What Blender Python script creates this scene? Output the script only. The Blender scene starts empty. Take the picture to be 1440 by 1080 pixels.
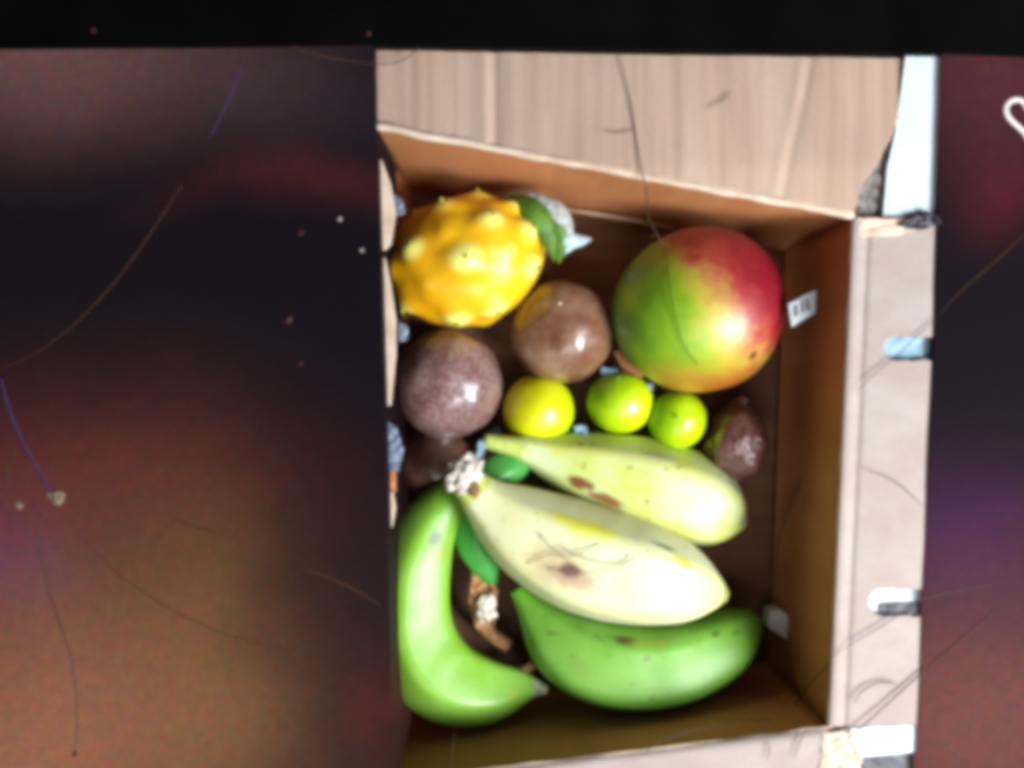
import bpy, bmesh, math, random
from mathutils import Vector, noise

# ------------------------------------------------------------------ camera, world, lights, exposure
SC = bpy.context.scene
COL = SC.collection
CAMH, PPM = 0.6, 2400.0          # camera height over the screen plane (m), photo pixels per metre at z = 0

cam_data = bpy.data.cameras.new('camera')
cam_data.lens = 36.0; cam_data.sensor_width = 36.0
cam_data.clip_start = 0.01; cam_data.clip_end = 20.0
cam = bpy.data.objects.new('camera', cam_data); COL.objects.link(cam)
cam.location = (0, 0, CAMH)
cam_data.dof.use_dof = True
cam_data.dof.focus_distance = CAMH + 0.035
cam_data.dof.aperture_fstop = 3.6
SC.camera = cam

world = bpy.data.worlds.new('World'); SC.world = world; world.use_nodes = True
bg = world.node_tree.nodes['Background']
bg.inputs[0].default_value = (0.80, 0.88, 1.0, 1); bg.inputs[1].default_value = 0.06

def area(name, loc, target, size, power, col):
    l = bpy.data.lights.new(name, 'AREA'); l.shape = 'RECTANGLE'; l.size, l.size_y = size
    l.energy = power; l.color = col
    o = bpy.data.objects.new(name, l); COL.objects.link(o); o.location = loc
    o.rotation_euler = (Vector(target) - Vector(loc)).to_track_quat('-Z', 'Y').to_euler()
    return o
area('window_light', (0.80, -0.42, 0.83), (0.03, 0, -0.05), (0.46, 0.50), 28, (0.92, 0.96, 1.0))
area('room_light', (0.10, -0.95, 1.10), (0.05, 0, 0), (0.8, 0.8), 7.2, (1.0, 0.95, 0.90))

SC.view_settings.view_transform = 'Standard'; SC.view_settings.look = 'None'
SC.view_settings.exposure = 0.2; SC.view_settings.gamma = 1.0
SC.view_settings.use_curve_mapping = False
SC.cycles.pixel_filter_type = 'BLACKMAN_HARRIS'
SC.cycles.filter_width = 6.0
SC.cycles.max_bounces = 8

random.seed(7)
R = random.Random(11)

# ------------------------------------------------------------------ helpers
def W(px, py, z=0.0):
    k = (CAMH - z) / CAMH / PPM
    return Vector(((px - 720) * k, (540 - py) * k, z))
def L(px, z=0.0):
    return px * (CAMH - z) / CAMH / PPM
def lin(r, g, b):
    f = lambda c: (c / 255 / 12.92) if c / 255 <= 0.04045 else ((c / 255 + 0.055) / 1.055) ** 2.4
    return (f(r), f(g), f(b), 1)
def lerp(a, b, t): return a + (b - a) * t
def prof(keys, t):
    for (a, va), (b, vb) in zip(keys, keys[1:]):
        if t <= b:
            u = (t - a) / (b - a) if b > a else 0
            u = max(0, min(1, u)); u = u * u * (3 - 2 * u) * 0.5 + u * 0.5
            return lerp(va, vb, u)
    return keys[-1][1]
def catmull(pts, n):
    P = [Vector(p) for p in pts]; P = [2 * P[0] - P[1]] + P + [2 * P[-1] - P[-2]]
    segs = len(P) - 3; out = []
    for i in range(n + 1):
        u = i / n * segs; k = min(int(u), segs - 1); t = u - k
        a, b, c, d = P[k:k + 4]
        out.append(0.5 * ((2 * b) + (c - a) * t + (2 * a - 5 * b + 4 * c - d) * t * t + (3 * b - a - 3 * c + d) * t ** 3))
    return out

def tag(o, label=None, cat=None, group=None, kind=None):
    if label: o['label'] = label
    if cat: o['category'] = cat
    if group: o['group'] = group
    if kind: o['kind'] = kind
    return o
def thing(name, loc, label, cat, group=None):
    e = bpy.data.objects.new(name, None); COL.objects.link(e); e.location = loc
    e.empty_display_size = 0.01
    return tag(e, label, cat, group)
def mk(name, verts, faces, mat, parent=None, smooth=True, attrs=None, origin=None):
    """verts in world space; child meshes are stored relative to their thing"""
    off = Vector(origin) if origin is not None else Vector((0, 0, 0))
    if parent is not None:
        p = parent
        while p is not None: off = off + p.location; p = p.parent
    me = bpy.data.meshes.new(name)
    me.from_pydata([tuple(Vector(v) - off) for v in verts], [], faces)
    me.materials.append(mat)
    if smooth: me.polygons.foreach_set('use_smooth', [True] * len(me.polygons))
    for an, vals in (attrs or {}).items():
        a = me.attributes.new(an, 'FLOAT', 'POINT'); a.data.foreach_set('value', vals)
    bm = bmesh.new(); bm.from_mesh(me); bmesh.ops.recalc_face_normals(bm, faces=bm.faces); bm.to_mesh(me); bm.free()
    o = bpy.data.objects.new(name, me); COL.objects.link(o)
    if parent is not None: o.parent = parent
    elif origin is not None: o.location = off
    return o
def bevel(o, w, seg=2):
    m = o.modifiers.new('bevel', 'BEVEL'); m.width = w; m.segments = seg; m.limit_method = 'ANGLE'
    return o
def slab(name, poly, z0, z1, mat, parent=None, bev=0.0, origin=None):
    """poly: world xy (or xyz offset added to z), extruded from z0 to z1"""
    n = len(poly)
    zz = [(p[2] if len(p) > 2 else 0) for p in poly]
    v = [(p[0], p[1], z0 + q) for p, q in zip(poly, zz)] + [(p[0], p[1], z1 + q) for p, q in zip(poly, zz)]
    f = [tuple(range(n - 1, -1, -1)), tuple(range(n, 2 * n))] + [(i, (i + 1) % n, n + (i + 1) % n, n + i) for i in range(n)]
    o = mk(name, v, f, mat, parent, smooth=False, origin=origin)
    if bev: bevel(o, bev)
    return o
def pxpoly(pts, z=0.0): return [tuple(W(x, y, z)[:2]) for x, y in pts]
def tube(name, pts, rad, mat, parent=None, sides=6, n=40, origin=None, closed=False):
    path = catmull(pts, n) if len(pts) > 2 and not closed else [Vector(p) for p in pts]
    m = len(path); v = []; f = []
    for i, p in enumerate(path):
        if closed: t = path[(i + 1) % m] - path[i - 1]
        else: t = path[min(i + 1, m - 1)] - path[max(i - 1, 0)]
        t.normalize()
        up = Vector((0, 0, 1)) - t * t.z
        up = up.normalized() if up.length > 1e-4 else Vector((1, 0, 0))
        s = t.cross(up)
        r = rad(i / (m - 1)) if callable(rad) else rad
        for k in range(sides):
            a = 2 * math.pi * k / sides
            v.append(p + (up * math.cos(a) + s * math.sin(a)) * r)
    rng = m if closed else m - 1
    for i in range(rng):
        for k in range(sides):
            j = (i + 1) % m
            f.append((i * sides + k, i * sides + (k + 1) % sides, j * sides + (k + 1) % sides, j * sides + k))
    if not closed:
        f.append(tuple(range(sides))); f.append(tuple(range((m - 1) * sides, m * sides)))
    return mk(name, v, f, mat, parent, origin=origin)

# ------------------------------------------------------------------ materials
class NT:
    def __init__(s, name):
        s.m = bpy.data.materials.new(name); s.m.use_nodes = True
        s.t = s.m.node_tree; s.p = s.t.nodes['Principled BSDF']
    def n(s, typ, **kw):
        nd = s.t.nodes.new(typ)
        for k, v in kw.items(): setattr(nd, k, v)
        return nd
    def link(s, a, b): s.t.links.new(a, b)
    def put(s, sock, v):
        if hasattr(v, 'is_output'): s.link(v, sock)
        elif v is not None: sock.default_value = v
    def math(s, op, a, b=None, c=None, clamp=False):
        nd = s.n('ShaderNodeMath', operation=op); nd.use_clamp = clamp
        for i, v in enumerate((a, b, c)):
            if v is not None: s.put(nd.inputs[i], v)
        return nd.outputs[0]
    def mix(s, fac, a, b, mode='MIX'):
        nd = s.n('ShaderNodeMix', data_type='RGBA', blend_type=mode)
        s.put(nd.inputs[0], fac); s.put(nd.inputs[6], a); s.put(nd.inputs[7], b)
        return nd.outputs[2]
    def ramp(s, fac, stops, interp='LINEAR'):
        nd = s.n('ShaderNodeValToRGB'); cr = nd.color_ramp; cr.interpolation = interp
        while len(cr.elements) < len(stops): cr.elements.new(0.5)
        for e, (p, c) in zip(cr.elements, stops):
            e.position = p; e.color = c if len(c) == 4 else (*c, 1)
        s.put(nd.inputs[0], fac); return nd.outputs[0]
    def mask(s, v, lo, hi):
        nd = s.n('ShaderNodeMapRange'); nd.interpolation_type = 'SMOOTHSTEP'
        s.put(nd.inputs[0], v); nd.inputs[1].default_value = lo; nd.inputs[2].default_value = hi
        return nd.outputs[0]
    def obj(s): return s.n('ShaderNodeTexCoord').outputs['Object']
    def xyz(s, v=None):
        nd = s.n('ShaderNodeSeparateXYZ'); s.link(v or s.obj(), nd.inputs[0]); return nd.outputs
    def scaled(s, v, sc, loc=(0, 0, 0), rot=(0, 0, 0)):
        nd = s.n('ShaderNodeMapping'); s.link(v, nd.inputs[0])
        nd.inputs['Scale'].default_value = sc; nd.inputs['Location'].default_value = loc
        nd.inputs['Rotation'].default_value = rot
        return nd.outputs[0]
    def noise(s, v, scale, detail=3, rough=0.55, out=0, dist=0):
        nd = s.n('ShaderNodeTexNoise'); s.link(v, nd.inputs['Vector'])
        nd.inputs['Scale'].default_value = scale; nd.inputs['Detail'].default_value = detail
        nd.inputs['Roughness'].default_value = rough; nd.inputs['Distortion'].default_value = dist
        return nd.outputs[out]
    def voro(s, v, scale, out='Distance'):
        nd = s.n('ShaderNodeTexVoronoi'); s.link(v, nd.inputs['Vector']); nd.inputs['Scale'].default_value = scale
        return nd.outputs[out]
    def attr(s, name):
        nd = s.n('ShaderNodeAttribute'); nd.attribute_name = name; return nd.outputs['Fac']
    def bump(s, h, strength, dist=0.001, normal=None):
        nd = s.n('ShaderNodeBump'); nd.inputs['Strength'].default_value = strength
        nd.inputs['Distance'].default_value = dist; s.link(h, nd.inputs['Height'])
        if normal: s.link(normal, nd.inputs['Normal'])
        s.link(nd.outputs[0], s.p.inputs['Normal']); return nd.outputs[0]
    def done(s, col=None, rough=0.5, spec=0.5, coat=0, coat_r=0.1, sss=0):
        s.put(s.p.inputs['Base Color'], col); s.put(s.p.inputs['Roughness'], rough)
        s.p.inputs['Specular IOR Level'].default_value = spec
        s.p.inputs['Coat Weight'].default_value = coat; s.p.inputs['Coat Roughness'].default_value = coat_r
        if sss:
            s.p.inputs['Subsurface Weight'].default_value = sss
            s.p.inputs['Subsurface Radius'].default_value = (0.004, 0.003, 0.001)
            s.p.inputs['Subsurface Scale'].default_value = 0.6
        return s.m

def cardboard(name, a, b, streak=(160, 5, 5), rot=(0, 0, 0), blot=0.35, stain=(0.30, 0.20, 0.13, 1)):
    m = NT(name); o = m.obj()
    st = m.noise(m.scaled(o, streak, rot=rot), 1.0, 4, 0.6)
    bl = m.noise(o, 14, 4, 0.6)
    fine = m.noise(o, 900, 2)
    c = m.mix(m.mask(st, 0.32, 0.70), a, b)
    c = m.mix(m.math('MULTIPLY', m.mask(bl, 0.48, 0.72), blot), c, stain)
    c = m.mix(0.10, c, m.ramp(fine, [(0.3, (0.2, 0.15, 0.1)), (0.7, (0.9, 0.85, 0.8))]), 'OVERLAY')
    h = m.math('ADD', m.math('MULTIPLY', st, 1.0), m.math('MULTIPLY', fine, 0.15))
    m.bump(h, 0.14, 0.0012)
    return m.done(c, 0.72, 0.25)
M = {}
M['flap'] = cardboard('lit_tone_cardboard', lin(170, 143, 125), lin(182, 158, 141), (30, 2.5, 3), blot=0.35, stain=lin(158, 134, 120))  # same board as the walls; open light put into its paler grey
M['flap_side'] = cardboard('lit_tone_cardboard_cross', lin(156, 142, 134), lin(166, 154, 149), (26, 40, 20), rot=(0, 0, -0.05), blot=0.3, stain=lin(164, 146, 132))  # side and bottom flaps, same board again with the light in the tone
M['wall'] = cardboard('kraft_cardboard', lin(182, 120, 76), lin(192, 132, 88), (50, 50, 6), blot=0.25, stain=lin(130, 80, 44))  # same board as the flaps; warm bounced light put into the orange
M['floor'] = cardboard('shade_tone_kraft', lin(108, 73, 57), lin(122, 86, 68), (10, 130, 10), stain=lin(60, 36, 28))  # same kraft as the walls, with the shade inside the box painted in
M['edge'] = cardboard('worn_cardboard_edge', lin(196, 172, 150), lin(214, 196, 178), (90, 90, 90), blot=0.4, stain=lin(176, 142, 112))
def plain(name, c, rough=0.6, spec=0.3, var=0.25, scale=60, bump=0.3):
    m = NT(name); o = m.obj(); n = m.noise(o, scale, 4)
    col = m.mix(m.mask(n, 0.3, 0.75), tuple(x * (1 - var) for x in c[:3]) + (1,), tuple(min(1, x * (1 + var)) for x in c[:3]) + (1,))
    m.bump(n, bump, 0.001)
    return m.done(col, rough, spec)
M['paper'] = plain('white_paper', lin(196, 208, 214), 0.6, 0.3, 0.05, 40)
M['bluepaper'] = plain('pale_blue_paper', lin(136, 168, 188), 0.5, 0.4, 0.10, 60)
M['foam'] = plain('white_foam', lin(236, 238, 240), 0.7, 0.2, 0.03, 200)
M['tape'] = plain('grey_blue_film', lin(112, 124, 142), 0.4, 0.5, 0.25, 90)
M['dark'] = plain('dark_board', lin(64, 62, 70), 0.5, 0.4, 0.3, 90)
M['torn'] = plain('torn_grey_fibre', lin(140, 132, 128), 0.9, 0.1, 0.5, 160, 0.9)
M['husk'] = plain('dry_husk', lin(165, 120, 82), 0.7, 0.2, 0.45, 200, 0.8)
M['huskpale'] = plain('pale_dry_husk', lin(215, 205, 190), 0.6, 0.3, 0.3, 200, 0.8)
M['table'] = plain('dark_tabletop', lin(40, 30, 28), 0.5, 0.3, 0.2, 12)
M['hair'] = plain('dark_hair', lin(62, 44, 38), 0.5, 0.4, 0.2, 200)
M['hairpale'] = plain('pale_hair', lin(74, 48, 34), 0.6, 0.2, 0.2, 200)
M['hairviolet'] = plain('violet_fibre', lin(62, 38, 84), 0.6, 0.4, 0.2, 200)
M['dust'] = plain('dust_speck', lin(205, 195, 185), 0.6, 0.3, 0.2, 400)
M['lint'] = plain('grey_lint', lin(122, 104, 90), 0.8, 0.1, 0.4, 300, 0.8)
M['dustred'] = plain('dust_speck_reddish', lin(60, 26, 20), 0.6, 0.3, 0.2, 400)

def screen_mat():
    """the lit display: a blurred, grainy backdrop picture glowing in the panel"""
    m = NT('lit_screen'); o = m.obj(); x, y, _ = m.xyz(o)
    PX = m.math('MULTIPLY_ADD', x, PPM, 720.0)
    PY = m.math('MULTIPLY_ADD', y, -PPM, 540.0)
    warp = m.noise(m.scaled(o, (7, 7, 7)), 1.0, 3)
    PX = m.math('ADD', PX, m.math('MULTIPLY_ADD', warp, 160.0, -80.0))
    warp2 = m.noise(m.scaled(o, (6, 6, 6), (3.3, 1.7, 0)), 1.0, 3)
    PY = m.math('ADD', PY, m.math('MULTIPLY_ADD', warp2, 130.0, -65.0))
    blobs = [  # centre, spread, curve, colour
        (30, 85, 300, 105, 0, (0.105, 0.048, 0.044)),
        (380, 130, 140, 70, 0, (0.012, 0.009, 0.011)),
        (430, 240, 160, 34, 0.0011, (0.034, 0.004, 0.004)),
        (70, 1080, 300, 310, 0, (0.265, 0.108, 0.056)),
        (290, 860, 100, 190, 0, (0.050, 0.026, 0.004)),
        (340, 1070, 90, 120, 0, (0.050, 0.030, 0.008)),
        (5, 770, 90, 80, 0, (0.024, 0.000, 0.034)),
        (120, 650, 280, 100, 0, (0.050, 0.006, 0.006)),
        (530, 1000, 40, 65, 0, (0.035, 0.003, 0.002)),
        (1390, 95, 150, 140, 0, (0.080, 0.018, 0.022)),
        (1415, 265, 60, 60, 0, (0.055, 0.003, 0.005)),
        (1380, 1030, 230, 240, 0, (0.190, 0.062, 0.052)),
        (1370, 735, 130, 105, 0, (0.030, 0.004, 0.045)),
    ]
    acc = None
    for cx, cy, sx, sy, k, c in blobs:
        dx = m.math('SUBTRACT', PX, float(cx))
        yy = m.math('SUBTRACT', PY, float(cy))
        if k: yy = m.math('SUBTRACT', yy, m.math('MULTIPLY', m.math('MULTIPLY', dx, dx), k))
        a = m.math('POWER', m.math('ABSOLUTE', m.math('DIVIDE', dx, float(sx))), 2.0)
        b = m.math('POWER', m.math('ABSOLUTE', m.math('DIVIDE', yy, float(sy))), 2.0)
        g = m.math('EXPONENT', m.math('MULTIPLY', m.math('ADD', a, b), -1.0))
        nd = m.n('ShaderNodeVectorMath', operation='SCALE'); nd.inputs[0].default_value = c; m.link(g, nd.inputs['Scale'])
        if acc is None: acc = nd.outputs[0]
        else:
            ad = m.n('ShaderNodeVectorMath', operation='ADD'); m.link(acc, ad.inputs[0]); m.link(nd.outputs[0], ad.inputs[1]); acc = ad.outputs[0]
    ad = m.n('ShaderNodeVectorMath', operation='ADD'); m.link(acc, ad.inputs[0]); ad.inputs[1].default_value = (0.0030, 0.0022, 0.0040); acc = ad.outputs[0]
    g1 = m.noise(o, 620, 2, 0.7, out=1)
    g2 = m.noise(o, 170, 2, 0.6, out=1)
    gr = m.mix(0.5, g1, g2)
    gr = m.mix(1.0, gr, (2.0, 2.0, 2.0, 1), 'MULTIPLY')
    gr = m.mix(0.65, (1, 1, 1, 1), gr)
    col = m.mix(1.0, acc, gr, 'MULTIPLY')
    m.put(m.p.inputs['Emission Color'], col); m.p.inputs['Emission Strength'].default_value = 1.0
    return m.done((0.004, 0.003, 0.004, 1), 0.6, 0.02)
M['screen'] = screen_mat()
def emis(name, c, s):
    m = NT(name); n = m.noise(m.obj(), 300, 2)
    m.put(m.p.inputs['Emission Color'], m.mix(n, c, tuple(x * 0.9 for x in c[:3]) + (1,)))
    m.p.inputs['Emission Strength'].default_value = s
    return m.done((0.3, 0.3, 0.3, 1), 0.5)
M['icon'] = emis('lit_icon', lin(215, 205, 198), 0.85)
M['bezel'] = plain('black_bezel', (0.0022, 0.0021, 0.0021, 1), 0.6, 0.02, 0.3, 20, 0.1)

# ------------------------------------------------------------------ setting: table and display
ZF = -0.115       # inside floor of the box
tt = slab('tabletop', [(-.9, -.7), (.9, -.7), (.9, .7), (-.9, .7)], ZF - 0.03, ZF - 0.0105, M['table']); tag(tt, kind='structure')

disp = thing('display_screen', (0, 0, ZF - 0.010), 'dark display with a blurred purple-brown backdrop, black bezel and heart icon', 'screen')
slab('screen_panel', pxpoly([(-160, 40), (527, 40), (527, 66), (545, 700), (553, 1080), (557, 1260), (-160, 1260)]), ZF - 0.010, 0.0014, M['screen'], disp, 0.0004)
slab('screen_panel', pxpoly([(1326, 50), (1325, 78), (1309, 560), (1290, 1060), (1283, 1260), (1600, 1260), (1600, 50)]), ZF - 0.010, 0.0014, M['screen'], disp, 0.0004)
bz = slab('bezel', pxpoly([(-170, -160), (-170, 69.5), (0, 69), (300, 67), (527, 63), (900, 69.5), (1325, 75.5), (1440, 80), (1610, 86), (1610, -160)], 0.0026), ZF - 0.010, 0.0026, M['bezel'], disp, 0.0005)
hp = []
for i in range(72):
    a = 2 * math.pi * i / 72
    hx = 16 * math.sin(a) ** 3; hy = 13 * math.cos(a) - 5 * math.cos(2 * a) - 2 * math.cos(3 * a) - math.cos(4 * a)
    hp.append(W(1444 + hx * 1.82, 162 - hy * 1.85, 0.0022))
tube('heart_icon', hp, 0.0014, M['icon'], disp, 8, closed=True)

# ------------------------------------------------------------------ cardboard box
rim = {'tl': (508, 175), 'tr': (1200, 303), 'br': (1166, 1022), 'bl': (506, 1105)}
flo = {'tl': (560, 244), 'tr': (1119, 337), 'br': (1097, 948), 'bl': (548, 1014)}
RW = {k: W(*v, -0.0045) for k, v in rim.items()}
FW = {k: W(*v, ZF) for k, v in flo.items()}
box = thing('cardboard_box', (0.05, -0.03, ZF - 0.010), 'open brown cardboard box with folded-out flaps holding all the fruit', 'box')
cx, cy = 0.06, -0.03
def outw(v, d):
    u = Vector((v.x - cx, v.y - cy, 0)).normalized(); return v + u * d
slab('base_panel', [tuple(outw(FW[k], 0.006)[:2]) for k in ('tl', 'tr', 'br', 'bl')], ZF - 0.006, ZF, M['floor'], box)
def wall(a, b, nu=30, nv=24, amp=0.0007, seed=0):
    """a thin board from rim corner a to rim corner b down to the base, faintly wavy"""
    ra, rb, fa, fb = RW[a], RW[b], FW[a], FW[b]
    nrm = (rb - ra).cross(Vector((0, 0, -1))).normalized()
    if nrm.dot(Vector((cx, cy, 0)) - ra) > 0: nrm = -nrm      # outwards
    v = []; f = []
    for s in (0, 1):
        for j in range(nv + 1):
            for i in range(nu + 1):
                u = i / nu; t = j / nv
                p = ra.lerp(rb, u).lerp(fa.lerp(fb, u), t)
                q6 = t ** 7; p = p - nrm * 0.010 * q6 + Vector((0, 0, -0.0006)) * t
                d = noise.noise(Vector((u * 4 + seed, t * 2, seed))) * amp * math.sin(math.pi * t)
                v.append(p + nrm * (d + s * 0.0040))
    k = (nu + 1) * (nv + 1)
    idx = lambda s, i, j: s * k + j * (nu + 1) + i
    for s in (0, 1):
        for j in range(nv):
            for i in range(nu):
                f.append((idx(s, i, j), idx(s, i + 1, j), idx(s, i + 1, j + 1), idx(s, i, j + 1)))
    for i in range(nu):
        f.append((idx(0, i, 0), idx(0, i + 1, 0), idx(1, i + 1, 0), idx(1, i, 0)))
        f.append((idx(0, i, nv), idx(0, i + 1, nv), idx(1, i + 1, nv), idx(1, i, nv)))
    for j in range(nv):
        for i in (0, nu):
            f.append((idx(0, i, j), idx(0, i, j + 1), idx(1, i, j + 1), idx(1, i, j)))
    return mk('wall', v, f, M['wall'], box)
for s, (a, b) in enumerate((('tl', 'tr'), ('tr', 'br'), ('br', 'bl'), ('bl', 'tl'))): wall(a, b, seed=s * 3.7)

def sheet(name, fn, nu, nv, mat, parent=None, thick=0.003, hole=None, origin=None, smooth=True):
    """fn(u,v) -> world point; solid board of given thickness; hole(u,v) True removes the cell"""
    v = []; f = []
    for s in (0, 1):
        for j in range(nv + 1):
            for i in range(nu + 1):
                p = Vector(fn(i / nu, j / nv)); v.append(p - Vector((0, 0, thick * s)))
    k = (nu + 1) * (nv + 1); idx = lambda s, i, j: s * k + j * (nu + 1) + i
    solid = lambda i, j: 0 <= i < nu and 0 <= j < nv and not (hole and hole((i + .5) / nu, (j + .5) / nv))
    for j in range(nv):
        for i in range(nu):
            if not solid(i, j): continue
            for s in (0, 1): f.append((idx(s, i, j), idx(s, i + 1, j), idx(s, i + 1, j + 1), idx(s, i, j + 1)))
            if not solid(i - 1, j): f.append((idx(0, i, j), idx(0, i, j + 1), idx(1, i, j + 1), idx(1, i, j)))
            if not solid(i + 1, j): f.append((idx(0, i + 1, j), idx(0, i + 1, j + 1), idx(1, i + 1, j + 1), idx(1, i + 1, j)))
            if not solid(i, j - 1): f.append((idx(0, i, j), idx(0, i + 1, j), idx(1, i + 1, j), idx(1, i, j)))
            if not solid(i, j + 1): f.append((idx(0, i, j + 1), idx(0, i + 1, j + 1), idx(1, i + 1, j + 1), idx(1, i, j + 1)))
    return mk(name, v, f, mat, parent, smooth=smooth, origin=origin)

# top flap folded out; bend added so the sinking outer half shades darker
SHADE_BEND = 233.0
def top_z(py):
    return -0.0006 - max(0.0, SHADE_BEND - py) / PPM * 0.10
def top_flap(u, v):
    x0, y0 = lerp(514, 1196, u), lerp(174, 300, u)
    x1, y1 = lerp(514, 1282, u), lerp(34, 46, u)
    px, py = lerp(x0, x1, v), lerp(y0, y1, v)
    px += 22 * math.sin(math.pi * v) ** 2 * u ** 8
    if u > 0.98: px += 6 * noise.noise(Vector((v * 9, 1, 0)))
    z = top_z(py) + 0.0009 * noise.noise(Vector((px / 70, py / 160, 2.0)))
    # pressed grooves
    z += 0.0006 * noise.noise(Vector((px / 22, py / 300, 8.0))) + 0.00012 * (math.sin(px / 3.1 + 3 * noise.noise(Vector((px / 40, py / 200, 1)))) * 0.5 + noise.noise(Vector((px / 9, py / 260, 4.0))))
    for gx0, gx1, d in ((695, 694, 1.0), (1098, 1150, 0.6)):
        g = lerp(gx0, gx1, v) - px
        z -= 0.0010 * d * math.exp(-(g / 7) ** 2) - 0.0007 * d * math.exp(-((g - 12) / 8) ** 2)
    return W(px, py, z)
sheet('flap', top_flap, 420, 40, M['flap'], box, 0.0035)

# side flap with two cut hand slots
def in_slot(px, py):
    for (a, b, c, d) in ((1243, 1330, 474, 506), (1222, 1320, 829, 866)):
        r = (d - c) / 2; my = (c + d) / 2
        if a + r <= px <= b and c <= py <= d: return True
        if math.hypot(px - a - r, py - my) <= r: return True
    return False
def side_px(u, v):
    xl, xr = lerp(1200, 1166, v), lerp(1336, 1304, v)
    return lerp(xl, xr, u), lerp(308 + 4 * math.sin(u * 5), 1022 - 3 * u, v)
def side_flap(u, v):
    px, py = side_px(u, v)
    off = px - lerp(1200, 1166, v)
    z = -0.0006 - 0.0012 * math.exp(-((off - 20) / 5) ** 2) + 0.0008 * math.exp(-((off - 7) / 6) ** 2) + 0.0009 * noise.noise(Vector((px / 90, py / 90, 7.0)))
    return W(px, py, z)
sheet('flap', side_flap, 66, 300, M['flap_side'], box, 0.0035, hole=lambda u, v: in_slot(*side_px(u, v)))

def bottom_flap(u, v):
    x0, y0 = lerp(524, 1162, u), lerp(1106, 1026, u)
    px, py = lerp(x0, lerp(520, 1170, u), v), lerp(y0, 1180, v)
    z = -0.0006 + 0.0010 * noise.noise(Vector((px / 60, py / 60, 9.0)))
    return W(px, py, z)
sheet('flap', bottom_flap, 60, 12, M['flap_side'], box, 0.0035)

# worn pale fold lines along the rims
def fold(a, b, z, r, seed, n=60):
    pts = []
    for i in range(n + 1):
        p = Vector(W(lerp(a[0], b[0], i / n), lerp(a[1], b[1], i / n), z))
        p.y += 0.0011 * noise.noise(Vector((i * 0.22, seed, 0))); p.x += 0.0006 * noise.noise(Vector((i * 0.3, seed, 5)))
        p.z += 0.0005 * noise.noise(Vector((i * 0.5, seed, 9)))
        pts.append(p)
    return tube('fold_edge', pts, lambda t: r * (1 + 0.35 * noise.noise(Vector((t * 14, seed, 3)))), M['edge'], box, 8, n)
fold((526, 177), (1200, 303), -0.0024, 0.0024, 1)
fold((1201, 305), (1167, 1022), -0.0026, 0.0016, 2)
fold((526, 1102), (1166, 1023), -0.0030, 0.0010, 3)
# pale seam low on the far wall
p0, p1 = W(786, 293, ZF + 0.016), W(948, 320, ZF + 0.016)
tube('seam', [p0, p0.lerp(p1, .5) + Vector((0, .0005, 0)), p1], lambda t: 0.0011 * math.sin(math.pi * min(max(t, .06), .94)) + .0003, M['edge'], box, 6, 24)
# left side: added pale strips standing in for the lit inner left wall
def lit_strip(pts, z0, z1, mat, name='lit_wall_strip'):
    poly = [W(x, y, z1) for x, y in pts]
    return slab(name, [(p.x, p.y) for p in poly], z0, z1, mat, box, 0.0005)
lit_strip([(520, 222), (536, 224), (549, 258), (556, 300), (549, 343), (541, 351), (520, 350)], -0.016, -0.012, M['edge'])
lit_strip([(520, 362), (541, 362), (549, 400), (556, 450), (556, 500), (549, 570), (520, 575)], -0.018, -0.014, M['edge'])
lit_strip([(520, 694), (552, 692), (556, 715), (551, 742), (520, 740)], -0.02, -0.016, M['edge'])
p0, p1 = W(634, 1086, -0.008), W(640, 1022, -0.075)
tube('seam', [p0, p0.lerp(p1, .5), p1], 0.0006, M['edge'], box, 6, 16)

# ------------------------------------------------------------------ paper, tape and torn scraps round the rim
def paper(name, pts, z, mat, label, cat, th=0.0006, group=None, crumple=0.0004):
    c = W(sum(p[0] for p in pts) / len(pts), sum(p[1] for p in pts) / len(pts), z)
    bm = bmesh.new()
    vs = [bm.verts.new(W(x, y, z) - c) for x, y in pts]
    fa = bm.faces.new(vs)
    bmesh.ops.triangulate(bm, faces=[fa])
    for _ in range(3): bmesh.ops.subdivide_edges(bm, edges=bm.edges[:], cuts=1, use_grid_fill=True)
    for v in bm.verts: v.co.z += crumple * 2 * noise.noise((v.co + c) * 140)
    r = bmesh.ops.extrude_face_region(bm, geom=bm.faces[:])
    for g in r['geom']:
        if isinstance(g, bmesh.types.BMVert): g.co.z += th
    bmesh.ops.recalc_face_normals(bm, faces=bm.faces)
    me = bpy.data.meshes.new(name); bm.to_mesh(me); bm.free(); me.materials.append(mat)
    o = bpy.data.objects.new(name, me); COL.objects.link(o); o.location = c
    return tag(o, label, cat, group)
paper('paper_sheet', [(1274, 70), (1332, 70), (1328, 236), (1326, 302), (1241, 305), (1247, 236), (1258, 188)], -0.0045, M['paper'],
      'white paper sheet showing in the upper right corner beside the top flap', 'paper', 0.001, crumple=0.00012)
paper('paper_scrap', [(1211, 462), (1336, 462), (1336, 522), (1211, 522)], -0.0058, M['bluepaper'], 'pale blue paper seen through the upper slot of the side flap', 'paper', 0.001)
paper('paper_scrap', [(1196, 815), (1320, 815), (1320, 882), (1196, 882)], -0.0060, M['paper'], 'white paper seen through the lower slot of the side flap', 'paper', 0.001)
paper('dark_strip', [(1236, 849), (1302, 847), (1302, 862), (1237, 863)], -0.0045, M['dark'], 'dark grey strip lying across the white paper in the lower slot', 'strip', 0.001)
paper('paper_strip', [(1172, 1026), (1230, 1021), (1296, 1019), (1296, 1056), (1208, 1064)], -0.0030, M['paper'], 'white paper strip under the lower end of the side flap', 'paper', 0.001)
paper('dark_strip', [(1200, 1062), (1296, 1054), (1296, 1130), (1196, 1130)], -0.0060, M['dark'], 'dark grey strip at the bottom right corner below the white strip', 'strip', 0.001)
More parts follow.
